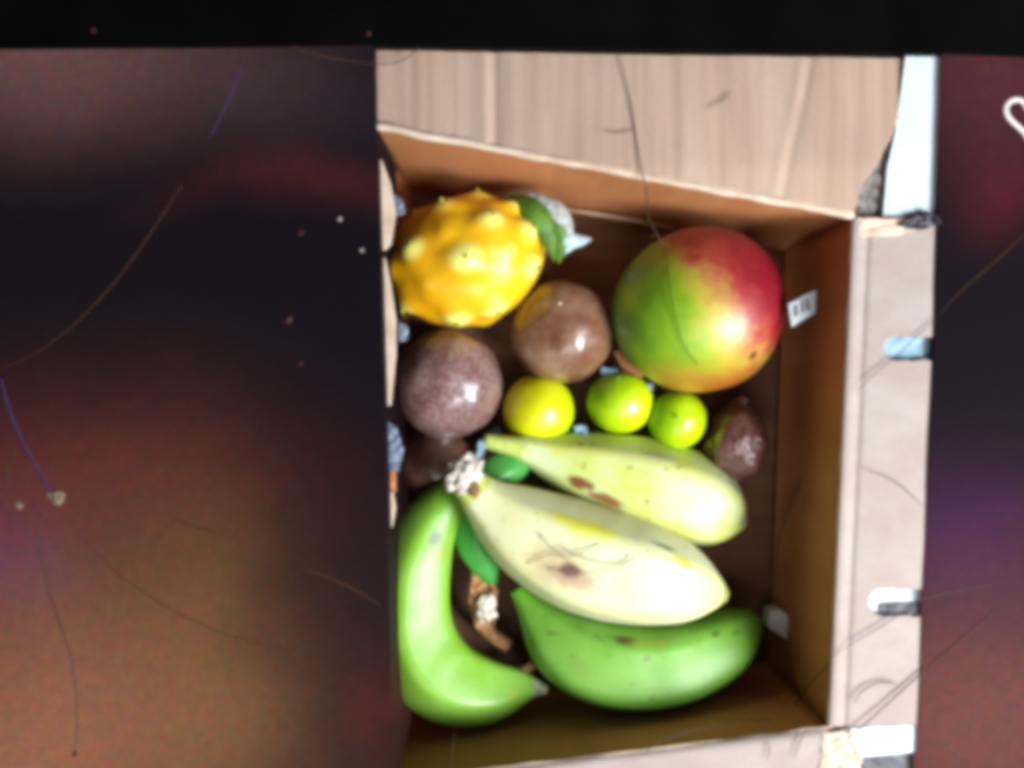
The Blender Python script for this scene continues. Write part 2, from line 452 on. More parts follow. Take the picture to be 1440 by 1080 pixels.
# crumpled board corners
def crumpled(name, pts, z, mat, label, cat, h=0.004, freq=130, res=4):
    c = W(sum(p[0] for p in pts) / len(pts), sum(p[1] for p in pts) / len(pts), z)
    bm = bmesh.new(); fa = bm.faces.new([bm.verts.new(W(x, y, z) - c) for x, y in pts])
    bmesh.ops.triangulate(bm, faces=[fa])
    for _ in range(res): bmesh.ops.subdivide_edges(bm, edges=bm.edges[:], cuts=1, use_grid_fill=True)
    for v in bm.verts:
        q = (v.co + c) * freq
        v.co.z += h * (abs(noise.noise(q)) + 0.5 * noise.noise(q * 2.3))
        v.co.x += 0.3 * h * noise.noise(q + Vector((5, 5, 5))); v.co.y += 0.3 * h * noise.noise(q + Vector((9, 2, 5)))
    r = bmesh.ops.extrude_face_region(bm, geom=bm.faces[:])
    for g in r['geom']:
        if isinstance(g, bmesh.types.BMVert): g.co.z -= 0.0008
    bmesh.ops.recalc_face_normals(bm, faces=bm.faces)
    me = bpy.data.meshes.new(name); bm.to_mesh(me); bm.free(); me.materials.append(mat)
    me.polygons.foreach_set('use_smooth', [True] * len(me.polygons))
    o = bpy.data.objects.new(name, me); COL.objects.link(o); o.location = c
    return tag(o, label, cat)
crumpled('torn_cardboard', [(1254, 176), (1262, 196), (1247, 310), (1190, 310), (1200, 262), (1230, 204)], -0.0090, M['torn'],
         'torn grey mottled cardboard edge between the top flap and the white paper', 'cardboard', 0.0022)
crumpled('torn_cardboard', [(1202, 306), (1282, 308), (1290, 322), (1262, 331), (1206, 334)], -0.0002, M['edge'],
         'pale torn cardboard strip at the upper end of the side flap', 'cardboard', 0.0014)
crumpled('dark_strip', [(1262, 318), (1300, 296), (1316, 303), (1322, 316), (1290, 324)], 0.0004, M['dark'],
         'dark crumpled strip at the upper right corner below the white paper', 'strip', 0.004)
crumpled('torn_cardboard', [(1156, 1030), (1196, 1024), (1212, 1066), (1206, 1110), (1150, 1110)], -0.0008, M['edge'],
         'crumpled pale cardboard at the lower right corner of the box', 'cardboard', 0.003)
crumpled('film_scrap', [(540, 588), (556, 600), (568, 632), (560, 664), (540, 660)], -0.014, M['tape'], 'grey blue film scrap on the left wall below the grey-purple passion fruit', 'film', 0.002)
crumpled('film_scrap', [(549, 272), (566, 280), (570, 300), (552, 304)], -0.030, M['tape'], 'grey blue film bit at the upper left corner beside the yellow dragon fruit', 'film', 0.002)
crumpled('film_scrap', [(560, 452), (574, 460), (572, 478), (560, 480)], -0.030, M['tape'], 'grey blue film bit on the left wall between dragon fruit and passion fruit', 'film', 0.002)
crumpled('cardboard_scrap', [(541, 660), (556, 656), (557, 690), (545, 696)], -0.018, M['wall'], 'orange-brown cardboard scrap on the left wall under the grey blue film', 'cardboard', 0.002)

# ------------------------------------------------------------------ fruit builders
def ico(sub):
    bm = bmesh.new(); bmesh.ops.create_icosphere(bm, subdivisions=sub, radius=1.0)
    v = [x.co.copy() for x in bm.verts]; f = [tuple(y.index for y in x.verts) for x in bm.faces]
    bm.free(); return v, f
ICO5, ICO4, ICO3, ICO2 = ico(6), ico(5), ico(4), ico(3)
def blob(name, c, rad, mat, parent=None, base=ICO4, disp=None, rot=0.0, attrs=None, origin=None):
    v = []; cr, sr = math.cos(rot), math.sin(rot)
    at = {k: [] for k in (attrs or {})}
    for d in base[0]:
        k = 1 + (disp(d) if disp else 0)
        q = Vector((d.x * rad[0] * k, d.y * rad[1] * k, d.z * rad[2] * k))
        v.append(c + Vector((q.x * cr - q.y * sr, q.x * sr + q.y * cr, q.z)))
        for n_, fn in (attrs or {}).items(): at[n_].append(fn(d))
    return mk(name, v, base[1], mat, parent, attrs=at, origin=origin)

# --- mango
def mango_mat():
    m = NT('mango_skin'); o = m.obj(); n1 = m.noise(o, 28, 4, 0.6); n2 = m.noise(o, 70, 4, 0.6)
    x, y, z = m.xyz(o)
    # blush runs from green (left) over yellow to red (upper right)
    wob = m.math('ADD', m.math('MULTIPLY_ADD', n1, 0.55, -0.275), m.math('MULTIPLY_ADD', n2, 0.42, -0.21))
    b = m.math('ADD', m.math('ADD', m.math('MULTIPLY_ADD', x, 7.6, 0.45), m.math('MULTIPLY', y, 6.5)), wob)
    c = m.ramp(b, [(0.10, lin(168, 166, 22)), (0.40, lin(184, 166, 50)), (0.54, lin(176, 120, 58)), (0.64, lin(158, 50, 42)), (0.80, lin(132, 8, 32))])
    g = m.math('ADD', m.math('MULTIPLY', m.math('ADD', x, m.math('MULTIPLY', y, 0.30)), 16.0), wob)
    c = m.mix(m.math('SUBTRACT', 1.0, m.mask(g, -0.42, 0.02)), c, m.ramp(m.math('ADD', m.math('MULTIPLY_ADD', x, 9.0, 0.7), wob), [(0.15, lin(72, 124, 10)), (0.6, lin(136, 178, 14))]))
    # amber foot
    foot = m.math('ADD', m.math('MULTIPLY', y, -16.0), m.math('MULTIPLY_ADD', n1, 0.5, -0.25))
    c = m.mix(m.math('MULTIPLY', m.mask(foot, 0.38, 0.85), 0.85), c, m.ramp(m.math('MULTIPLY_ADD', x, 9.0, 0.5), [(0.1, lin(150, 114, 26)), (0.40, lin(176, 108, 28)), (0.72, lin(150, 28, 20))]))
    # pores and two bruises
    v = m.voro(o, 330)
    c = m.mix(m.math('MULTIPLY', m.math('LESS_THAN', v, 0.13), 0.30), c, lin(225, 200, 130))
    nd = m.n('ShaderNodeVectorMath', operation='DISTANCE'); m.link(o, nd.inputs[0]); nd.inputs[1].default_value = SPOT
    c = m.mix(m.math('SUBTRACT', 1.0, m.mask(nd.outputs['Value'], 0.0010, 0.0048)), c, lin(96, 22, 12))
    m.bump(m.noise(o, 420, 2), 0.06, 0.0006)
    return m.done(c, 0.48, 0.5, coat=0.6, coat_r=0.36, sss=0.08)
mz = ZF + 0.0500
mc = W(981, 437, mz); mr = (L(121, mz), L(115, mz), 0.0505)
def ray_ell(px, py, c, r):
    o = Vector((0, 0, CAMH)); d = (W(px, py, 0) - o).normalized()
    oc = o - c; a = sum((d[i] / r[i]) ** 2 for i in range(3)); b = 2 * sum(oc[i] * d[i] / r[i] ** 2 for i in range(3)); cc = sum((oc[i] / r[i]) ** 2 for i in range(3)) - 1
    q = b * b - 4 * a * cc
    if q < 0: return None
    return o + d * ((-b - math.sqrt(q)) / (2 * a))
mbase = Vector((mc.x, mc.y, ZF))
sp = ray_ell(1059, 500, mc, mr); SPOT = tuple(sp - mbase)
M['mango'] = mango_mat()
man = thing('mango', mbase, 'large red, yellow and green mango in the upper right of the box', 'mango')
blob('skin', mc, mr, M['mango'], man, ICO4, disp=lambda d: 0.05 * max(0, d.dot(Vector((.6, .8, 0)))) ** 3 - 0.03 * max(0, d.dot(Vector((-.75, .66, 0)))) ** 4 + 0.012 * noise.noise(d * 1.7))
M['stem'] = plain('dry_stem', lin(92, 70, 44), 0.8, 0.2, 0.4, 300, 0.8)
blob('stem_scar', mc + Vector((-.028, .0455, 0.006)), (0.004, 0.004, 0.003), M['stem'], man, ICO2)

# --- yellow dragon fruit
pz = ZF + 0.044; pc = W(654, 368, pz); pr = (L(112, pz), L(92, pz), 0.0435); prot = math.radians(14)
def pit_dir(px, py):
    x, y = (px - 659) / 108, (369 - py) / 92
    c, s = math.cos(-prot), math.sin(-prot); x, y = x * c - y * s, x * s + y * c
    l = math.hypot(x, y)
    if l > 0.97: x, y = x / l * 0.97, y / l * 0.97
    return Vector((x, y, math.sqrt(max(0, 1 - x * x - y * y))))
knobs = [pit_dir(*p) for p in ((628, 296), (593, 357), (664, 374), (694, 322), (744, 335), (752, 386), (655, 452), (582, 432), (706, 440), (672, 278), (584, 296), (560, 378), (722, 300), (720, 366), (616, 408), (560, 330), (636, 338))]
kh = [0.95, 1.0, 1.15, 1.0, 1.1, 1.1, 1.05, 0.95, 1.0, 0.9, 0.6, 0.5, 0.8, 0.6, 0.35, 0.5, 0.3]
for i in range(18):
    a = i * 2.4; z = -0.15 - 0.8 * i / 18; q = math.sqrt(1 - z * z); knobs.append(Vector((q * math.cos(a), q * math.sin(a), z))); kh.append(0.8)
def pit_b(d):
    s = 0
    for k, h in zip(knobs, kh): s = max(s, h * math.exp(-((d - k).length / (0.10 + 0.10 * h)) ** 2.0))
    return s
def pit_disp(d): return 0.092 * pit_b(d) - 0.026 + 0.03 * noise.noise(d * 3.6 + Vector((3, 1, 7))) + 0.02 * noise.noise(d * 2.2)
def pit_mat():
    m = NT('dragon_fruit_skin'); o = m.obj(); k = m.attr('knob'); n = m.noise(o, 45, 4, 0.6); x, y, z = m.xyz(o)
    s = m.math('ADD', m.math('MULTIPLY_ADD', x, 6.0, 0.35), m.math('MULTIPLY_ADD', n, 0.4, -0.2))
    c = m.mix(m.mask(s, 0.0, 0.75), lin(218, 154, 8), lin(236, 194, 24))
    c = m.mix(m.math('MULTIPLY', m.mask(k, 0.18, 0.95), 0.95), c, lin(232, 230, 120))
    m.bump(m.noise(o, 300, 3), 0.12, 0.0008)
    return m.done(c, 0.40, 0.45, coat=0.1, coat_r=0.25, sss=0.10)
M['pit'] = pit_mat(); M['areole'] = plain('areole', lin(168, 166, 62), 0.8, 0.2, 0.4, 400)
M['crown'] = plain('green_scale', lin(82, 122, 34), 0.55, 0.35, 0.4, 120, 0.5)
M['petal'] = plain('dry_silvery_petal', lin(160, 168, 164), 0.55, 0.4, 0.4, 260, 0.8)
M['spike'] = plain('pale_blue_petal_tip', lin(176, 198, 206), 0.5, 0.4, 0.2, 200)
pit = thing('dragon_fruit', (pc.x, pc.y, ZF), 'knobbly yellow dragon fruit with green scales in the upper left of the box', 'dragon fruit')
blob('skin', pc, pr, M['pit'], pit, ICO5, disp=pit_disp, rot=prot, attrs={'knob': pit_b})
cr_, sr_ = math.cos(prot), math.sin(prot)
def pit_pt(d, k=1.0):
    q = Vector((d.x * pr[0], d.y * pr[1], d.z * pr[2])) * k
    return pc + Vector((q.x * cr_ - q.y * sr_, q.x * sr_ + q.y * cr_, q.z))
for k, h in list(zip(knobs, kh))[:12]:
    if h < 0.55: continue
    q = pit_pt(k, 1 + 0.092 * h - 0.028)
    blob('areole', q, (0.0014, 0.0019, 0.0010), M['areole'], pit, ICO2, disp=lambda d: 0.5 * noise.noise(d * 4 + q * 200))
# scales and dried flower end
def petal(name, pts, wid, mat, parent, n=14):
    path = catmull(pts, n); v = []; f = []
    for i, p in enumerate(path):
        t = i / n; tg = (path[min(i + 1, n)] - path[max(i - 1, 0)]).normalized()
        s = tg.cross(Vector((0, 0, 1))).normalized(); w = wid * (math.sin(math.pi * (0.12 + 0.86 * t)) ** 0.8)
        up = s.cross(tg)
        for a in range(5):
            e = (a - 2) / 2
            v.append(p + s * w * e - up * abs(e) ** 2 * w * 0.35 + up * 0.0006 * noise.noise(p * 300 + Vector((a, 0, 0))))
    m = len(v); v += [q - Vector((0, 0, 0.0012)) for q in v]
    for i in range(n):
        for a in range(4):
            f.append((i * 5 + a, i * 5 + a + 1, i * 5 + a + 6, i * 5 + a + 5)); f.append((m + i * 5 + a, m + i * 5 + a + 5, m + i * 5 + a + 6, m + i * 5 + a + 1))
        f.append((i * 5, i * 5 + 5, m + i * 5 + 5, m + i * 5)); f.append((i * 5 + 4, m + i * 5 + 4, m + i * 5 + 9, i * 5 + 9))
    f.append((0, 1, 2, 3, 4, m + 4, m + 3, m + 2, m + 1, m)); e = n * 5
    f.append((e, m + e, m + e + 1, m + e + 2, m + e + 3, m + e + 4, e + 4, e + 3, e + 2, e + 1))
    return mk(name, v, f, mat, parent)
def PZ(l): return [W(*p) for p in l]
petal('scale', PZ([(712, 282, -.062), (742, 292, -.050), (766, 318, -.050), (780, 366, -.062)]), 0.0085, M['crown'], pit)
petal('scale', PZ([(728, 276, -.070), (764, 292, -.062), (788, 326, -.062), (786, 370, -.072)]), 0.0075, M['crown'], pit)
petal('dried_petal', PZ([(706, 276, -.072), (738, 279, -.060), (768, 290, -.056), (790, 316, -.060)]), 0.0060, M['petal'], pit)
petal('dried_petal', PZ([(740, 278, -.070), (776, 290, -.060), (796, 318, -.062), (794, 360, -.072)]), 0.0058, M['petal'], pit)
petal('petal_tip', PZ([(782, 322, -.066), (798, 334, -.064), (812, 338, -.066), (832, 336, -.072)]), 0.0055, M['spike'], pit)
petal('petal_tip', PZ([(784, 356, -.072), (796, 346, -.068), (806, 340, -.070), (820, 338, -.074)]), 0.0045, M['spike'], pit)

# --- passion fruits
def passion_mat(name, a, b, speck, amt, seed):
    m = NT(name); o = m.obj(); n = m.noise(m.scaled(o, (1, 1, 1), (seed, 0, 0)), 36, 5, 0.65); v = m.voro(o, 560); f = m.noise(o, 800, 2, 0.7)
    c = m.mix(m.mask(n, 0.34, 0.68), a, b)
    c = m.mix(m.math('MULTIPLY', m.math('SUBTRACT', 1.0, m.mask(v, 0.12, 0.42)), amt), c, speck)
    c = m.mix(m.math('MULTIPLY', m.mask(f, 0.5, 0.7), amt * 0.6), c, speck)
    h = m.math('ADD', m.math('MULTIPLY', n, 1.0), m.math('MULTIPLY', f, 0.12))
    m.bump(h, 0.35, 0.0014)
    return m.done(c, 0.36, 0.5, coat=0.85, coat_r=0.21)
M['pas1'] = passion_mat('grey_purple_rind', lin(100, 58, 54), lin(134, 100, 96), lin(190, 172, 172), 0.75, 1.0)
M['pas2'] = passion_mat('brown_rind', lin(104, 60, 34), lin(146, 112, 92), lin(168, 140, 118), 0.22, 4.0)
M['pas3'] = passion_mat('dark_brown_rind', lin(78, 48, 38), lin(104, 70, 56), lin(120, 90, 76), 0.2, 8.0)
def passion(px, py, r, z, mat, label, dents, seed, rough=0.02):
    c = W(px, py, z); rr = L(r, z) * 0.975
    t = thing('passion_fruit', (c.x, c.y, ZF), label, 'passion fruit', 'passion fruits in the box')
    def dsp(d):
        s = rough * noise.noise(d * 2.4 + Vector((seed, 0, 0))) + 0.012 * noise.noise(d * 6 + Vector((seed, 3, 0)))
        for (dx, dy, w, h) in dents:
            k = Vector((dx, dy, math.sqrt(max(0, 1 - dx * dx - dy * dy)))); s -= h * math.exp(-((d - k).length / w) ** 2)
        return s
    blob('rind', c, (rr, rr, rr * 0.96), mat, t, ICO4, disp=dsp)
    return t, c, rr
_, p1c, p1r = passion(630, 541, 79, ZF + 0.0345, M['pas1'], 'grey-purple speckled passion fruit under the yellow dragon fruit by the left wall', [(-.65, .6, .2, .03), (.1, -.1, .18, .018), (-.3, .1, .25, .02), (.45, .5, .2, .02), (.2, -.6, .22, .025)], 2.0, 0.035)
t2, p2c, p2r = passion(791, 467, 74, ZF + 0.034, M['pas2'], 'smooth brown passion fruit between the dragon fruit and the mango', [(-.15, -.15, .28, .045), (-.5, .1, .25, .035), (-.05, -.65, .2, .03), (-.1, .35, .12, .02)], 5.0, 0.03)
blob('stem_scar', p2c + Vector((-0.003, 0.017, 0.0285)), (0.0012, 0.0012, 0.0008), M['huskpale'], t2, ICO2)
_, p3c, p3r = passion(612, 650, 54, ZF + 0.024, M['pas3'], 'dark brown passion fruit half hidden between the grey-purple one and the banana stem', [(-.2, .1, .3, .06), (.4, .3, .3, .05)], 9.0, 0.05)

# --- little limes
def lime_mat(name, a, b, c_, seed):
    m = NT(name); o = m.obj(); x, y, z = m.xyz(o); n = m.noise(m.scaled(o, (1, 1, 1), (seed, seed, 0)), 60, 4, 0.6)
    s = m.math('ADD', m.math('MULTIPLY_ADD', x, 16.0, 0.45), m.math('MULTIPLY_ADD', n, 0.5, -0.25))
    s = m.math('SUBTRACT', s, m.math('MULTIPLY', y, 8.0))
    c = m.ramp(s, [(0.05, a), (0.45, b), (0.9, c_)])
    v = m.voro(o, 700)
    sp_ = m.noise(m.scaled(o, (1, 1, 1), (0, seed * 3, 1)), 190, 3, 0.6)
    c = m.mix(m.math('MULTIPLY', m.mask(sp_, 0.66, 0.74), 0.7), c, lin(70, 84, 10))
    m.bump(v, 0.12, 0.0007)
    return m.done(c, 0.33, 0.5, coat=0.15, coat_r=0.2, sss=0.10)
def lime(px, py, r, z, cols, label, seed, sq=1.0):
    c = W(px, py, z); rr = L(r, z) * 0.985
    t = thing('lime', (c.x, c.y, ZF), label, 'lime', 'small limes in a row')
    blob('rind', c, (rr, rr * sq, rr * 0.97), lime_mat('lime_rind_%d' % int(seed), *cols, seed), t, ICO4, disp=lambda d: 0.018 * noise.noise(d * 1.8 + Vector((seed, 0, 0))))
    return t, c, rr
lime(757, 577, 51, ZF + 0.0265, (lin(184, 172, 8), lin(206, 212, 10), lin(186, 214, 10)), 'yellowest small lime, leftmost of the three, below the brown passion fruit', 1.0)
t_, lc, lr = lime(872, 566, 47.5, ZF + 0.0265, (lin(104, 158, 8), lin(176, 210, 8), lin(204, 222, 14)), 'round yellow-green lime, middle of the three, below the mango', 2.0, 0.93)
blob('calyx', lc + Vector((-.003, .0165, .0165)), (0.0018, 0.0016, 0.001), M['crown'], t_, ICO2)
t_, lc, lr = lime(952, 590, 42, ZF + 0.030, (lin(96, 150, 6), lin(168, 208, 6), lin(202, 222, 14)), 'smallest green lime, rightmost of the three, touching the upper banana', 3.0)
blob('calyx', lc + Vector((-.004, .003, .0196)), (0.0012, 0.0012, 0.0008), M['crown'], t_, ICO2)

# --- shrivelled dark fruit
def dark_mat():
    m = NT('dark_wrinkled_skin'); o = m.obj(); n = m.noise(o, 60, 4, 0.6); c = m.mix(m.mask(n, 0.35, 0.7), lin(84, 48, 46), lin(122, 84, 80))
    w = m.noise(o, 110, 3, 0.6, dist=0.8); m.bump(w, 0.6, 0.003)
    return m.done(c, 0.30, 0.5, coat=0.9, coat_r=0.15)
M['shr'] = dark_mat()
sz = ZF + 0.030; sc_ = W(1036, 618, sz)
shr = thing('shrivelled_fruit', (sc_.x, sc_.y, ZF), 'small shrivelled dark brown fruit with a pointed top below the mango', 'fruit')
def shr_disp(d):
    taper = -0.34 * max(0, d.y * 0.9 + 0.1) + 0.06 * max(0, -d.y)
    return taper * (abs(d.x) ** 1.0) + 0.13 * noise.noise(d * 1.9 + Vector((4, 2, 1))) - 0.09 * abs(noise.noise(d * 3.6))
blob('skin', sc_, (L(47, sz), L(57, sz), 0.029), M['shr'], shr, ICO4, disp=shr_disp)
blob('tip', sc_ + Vector((0.0022, 0.0255, 0.004)), (0.0045, 0.004, 0.004), M['shr'], shr, ICO3, disp=lambda d: 0.2 * noise.noise(d * 2))

# --- bananas: a skin swept along a bent spine with soft ridges
def banana_mat(name, base, hi, tipc, scars=(), ridge=None, speck=0.5, seed=0.0, waxy=0.32, glow=(0.5, 0.5)):
    m = NT(name); o = m.obj(); t = m.attr('along'); a = m.attr('around')
    n = m.noise(m.scaled(o, (1, 1, 1), (seed, seed, 0)), 30, 5, 0.6); n2 = m.noise(m.scaled(o, (1, 1, 1), (seed, 0, 2)), 110, 4, 0.6)
    c = m.mix(m.mask(n, 0.32, 0.68), base, hi)
    if ridge: c = m.mix(m.math('MULTIPLY', m.mask(m.attr('ridge'), 0.55, 1.0), 0.45), c, ridge)
    e = m.math('ADD', m.math('ABSOLUTE', m.math('MULTIPLY_ADD', t, 2.0, -1.0)), m.math('MULTIPLY_ADD', n2, 0.3, -0.15))
    c = m.mix(m.math('MULTIPLY', m.mask(e, 0.72, 1.05), 0.8), c, tipc)
    # age flecks
    f = m.noise(m.scaled(o, (1, 1, 1), (0, seed, 4)), 150, 3, 0.5)
    c = m.mix(m.math('MULTIPLY', m.mask(f, 0.645, 0.72), speck), c, lin(92, 86, 48))
    f2 = m.noise(m.scaled(o, (1, 1, 1), (3, seed, 7)), 42, 4, 0.6)
    c = m.mix(m.math('MULTIPLY', m.mask(f2, 0.62, 0.74), speck * 0.5), c, lin(140, 168, 120))
    for (t0, a0, st, sa, colr, amt) in scars:
        d1 = m.math('POWER', m.math('ABSOLUTE', m.math('DIVIDE', m.math('SUBTRACT', t, t0), st)), 2.0)
        d2 = m.math('POWER', m.math('ABSOLUTE', m.math('DIVIDE', m.math('SUBTRACT', a, a0), sa)), 2.0)
        d = m.math('ADD', m.math('SQRT', m.math('ADD', d1, d2)), m.math('MULTIPLY_ADD', n2, 1.0, -0.5))
        c = m.mix(m.math('MULTIPLY', m.math('SUBTRACT', 1.0, m.mask(d, 0.45, 1.05)), amt), c, colr)
    m.bump(m.math('ADD', m.noise(o, 90, 3), m.math('MULTIPLY', n2, 0.5)), 0.12, 0.0012)
    return m.done(c, waxy + 0.12, 0.45, sss=0.08)

def banana(pts, keys, mat, label, fv=0.95, ridges=5, phase=0.4, ramp_=0.05, stem=0.09, tip=0.965, stem_mat=None, tip_mat=None, n=90, sides=40, crown=False):
    path = catmull(PZ(pts), n)
    for _ in range(40): path = [path[0]] + [(path[i - 1] + path[i] * 2 + path[i + 1]) / 4 for i in range(1, n)] + [path[-1]]
    low = min(p.z - L(prof(keys, i / n), p.z) for i, p in enumerate(path))
    b = path[n // 2]
    th = thing('banana', (b.x, b.y, low), label, 'banana', 'bananas in the box')
    RR = [prof(keys, i / n) for i in range(n + 1)]
    for _ in range(45): RR = [RR[0]] + [(RR[i - 1] + RR[i] * 2 + RR[i + 1]) / 4 for i in range(1, n)] + [RR[-1]]
    V = []; A = {'along': [], 'around': [], 'ridge': []}
    for i, p in enumerate(path):
        t = i / n
        tg = (path[min(i + 1, n)] - path[max(i - 1, 0)]).normalized()
        up = (Vector((0, 0, 1)) - tg * tg.z).normalized(); sd = tg.cross(up)
        r = L(RR[i], p.z) * 1.01
        amp = ramp_ * math.sin(math.pi * min(1, max(0, (t - 0.02) / 0.96))) ** 0.5 if 0 < t < 1 else 0
        for k in range(sides):
            a = 2 * math.pi * k / sides
            q = a - math.pi if a > math.pi else a
            co = math.cos(ridges * a + phase)
            w5 = 2 * math.pi / ridges; fa = ((a + phase / ridges + w5 / 2) % w5) - w5 / 2
            pol = math.cos(w5 / 2) / math.cos(abs(abs(fa) - w5 / 2)) * 1.10
            rr = r * lerp(1.0, min(pol, 1.075), amp / 0.06 * 0.8) * (1 + 0.012 * noise.noise(p * 60 + Vector((math.cos(a), math.sin(a), 0))))
            V.append(p + up * math.cos(a) * rr * fv + sd * math.sin(a) * rr)
            A['along'].append(t); A['around'].append(a if a <= math.pi else a - 2 * math.pi); A['ridge'].append(co)
    i0, i1 = int(stem * n), int(tip * n)
    def part(name, a, b, mt, cap0, cap1):
        vs = V[a * sides:(b + 1) * sides]; f = []
        for i in range(b - a):
            for k in range(sides):
                f.append((i * sides + k, i * sides + (k + 1) % sides, (i + 1) * sides + (k + 1) % sides, (i + 1) * sides + k))
        at = {k_: v_[a * sides:(b + 1) * sides] for k_, v_ in A.items()}
        if cap0: f.append(tuple(range(sides)))
        if cap1: f.append(tuple(range((b - a) * sides, (b - a + 1) * sides)))
        return mk(name, vs, f, mt, th, attrs=at)
    part('stem', 0, i0, stem_mat or mat, True, False)
    part('peel', i0, i1, mat, False, False)
    part('blossom_tip', i1, n, tip_mat or mat, False, True)
    return th, path
G = lin
M['banA'] = banana_mat('pale_yellow_green_peel', G(196, 204, 84), G(200, 216, 164), G(200, 200, 84),
    [(0.36, 0.45, 0.060, 0.24, G(112, 58, 16), 0.95), (0.45, 0.62, 0.07, 0.18, G(128, 72, 24), 0.9), (0.95, -0.35, 0.045, 0.7, G(128, 132, 134), 0.7), (0.85, -0.95, 0.10, 0.16, G(128, 132, 120), 0.6), (0.56, -0.8, 0.06, 0.2, G(150, 160, 140), 0.6)], G(200, 196, 100), 0.6, 1.0)
M['banB'] = banana_mat('cream_yellow_peel', G(206, 204, 150), G(206, 210, 172), G(204, 200, 110),
    [(0.42, 0.22, 0.12, 0.45, G(190, 160, 112), 0.6), (0.455, 0.18, 0.036, 0.18, G(64, 40, 46), 0.97), (0.46, 0.26, 0.10, 0.22, G(150, 108, 88), 0.5), (0.70, -0.80, 0.05, 0.10, G(96, 98, 80), 0.75), (0.76, -0.62, 0.04, 0.16, G(190, 188, 40), 0.8), (0.44, -0.72, 0.16, 0.26, G(212, 212, 70), 0.9), (0.98, 0.0, 0.02, 2.0, G(150, 140, 80), 0.6)], G(206, 206, 130), 0.35, 5.0)
M['banC'] = banana_mat('green_peel', G(106, 160, 50), G(122, 174, 72), G(84, 148, 26),
    [(0.48, -0.75, 0.06, 0.16, G(70, 60, 22), 0.95), (0.57, -0.72, 0.10, 0.12, G(128, 140, 40), 0.8), (0.36, 0.1, 0.05, 0.25, G(120, 150, 60), 0.6), (0.70, 1.15, 0.13, 0.14, G(148, 158, 140), 0.7), (0.45, 1.25, 0.10, 0.14, G(140, 140, 110), 0.6), (0.80, -0.55, 0.02, 0.08, G(70, 86, 20), 0.8)], G(86, 140, 40), 0.75, 9.0)
M['banD'] = banana_mat('bright_green_peel', G(120, 172, 44), G(136, 188, 76), G(78, 136, 18),
    [(0.13, -0.35, 0.03, 0.28, G(84, 88, 54), 0.9), (0.16, -0.75, 0.06, 0.2, G(140, 150, 30), 0.6), (0.80, -0.1, 0.025, 0.2, G(170, 176, 70), 0.7)], G(120, 168, 40), 0.3, 13.0, waxy=0.23)
M['banE'] = banana_mat('deep_green_peel', G(62, 148, 60), G(84, 164, 80), G(50, 130, 50), [(0.28, -0.4, 0.05, 0.3, G(50, 96, 60), 0.7)], None, 0.3, 17.0)
M['stemgreen'] = plain('yellow_green_stem', G(176, 190, 96), 0.5, 0.35, 0.15, 120)
M['stemcut'] = plain('white_cut_stem', G(206, 196, 186), 0.8, 0.2, 0.3, 260, 1.0)
M['tipdry'] = plain('dry_blossom_end', G(150, 156, 124), 0.7, 0.2, 0.3, 200, 0.6)

banana([(742, 655, -.078), (706, 663, -.072), (676, 702, -.074), (669, 760, -.080), (694, 822, -.088)],
       [(0, 8), (.10, 22), (.25, 29), (.5, 32), (.75, 30), (.92, 18), (1, 7)], M['banE'], 'deep green banana mostly hidden under the pale bananas near their stem', stem=.03)
banana([(644, 684, -.068), (598, 748, -.068), (579, 822, -.069), (582, 896, -.069), (620, 952, -.070), (680, 972, -.074), (735, 965, -.080), (768, 970, -.084)],
       [(0, 22), (.08, 36), (.2, 52), (.38, 60), (.55, 62), (.70, 52), (.82, 33), (.91, 13), (1, 6)], M['banD'], 'bright green curved banana standing along the left wall of the box', phase=5.3, stem=.03, tip=.90, tip_mat=M['tipdry'], ramp_=.06)
banana([(726, 828, -.074), (757, 868, -.072), (802, 912, -.071), (872, 937, -.071), (948, 933, -.074), (1018, 903, -.079), (1062, 866, -.083)],
       [(0, 11), (.08, 15), (.18, 32), (.30, 56), (.46, 67), (.65, 65), (.85, 51), (.94, 34), (1, 13)], M['banC'], 'dark green curved banana at the bottom of the box under the cream one', phase=3.4, stem=.05, tip=.985, ramp_=.06)
banana([(681, 620, -.066), (740, 632, -.072), (800, 651, -.079), (880, 672, -.081), (960, 697, -.082), (1010, 720, -.083), (1046, 738, -.085)],
       [(0, 10), (.12, 14), (.22, 26), (.38, 50), (.58, 66), (.75, 65), (.88, 49), (.96, 27), (1, 8)], M['banA'], 'pale yellow-green banana with a brown scar, uppermost of the bananas below the limes', phase=-3.4, stem=.15, tip=.985, stem_mat=M['stemgreen'], ramp_=.06)
bb, bpath = banana([(651, 672, -.036), (684, 706, -.042), (742, 750, -.050), (820, 788, -.054), (900, 808, -.055), (970, 825, -.057), (1022, 838, -.060)],
       [(0, 22), (.07, 24), (.16, 33), (.30, 62), (.48, 80), (.66, 78), (.82, 59), (.93, 33), (1, 8)], M['banB'], 'cream-yellow banana with a dark bruise and a white cut stem, topmost of the pile', fv=.86, phase=3.0, stem=.10, tip=.985, stem_mat=M['stemgreen'], ramp_=.06)
blob('stem_cut', W(653, 668, -.033), (0.0125, 0.0105, 0.009), M['stemcut'], bb, ICO4, disp=lambda d: 0.30 * noise.noise(d * 2.6) + 0.22 * abs(noise.noise(d * 5.5)) - 0.05, rot=0.9)
blob('stem_knot', W(667, 689, -.026), (0.0035, 0.0045, 0.003), M['husk'], bb, ICO3, disp=lambda d: 0.3 * noise.noise(d * 3))
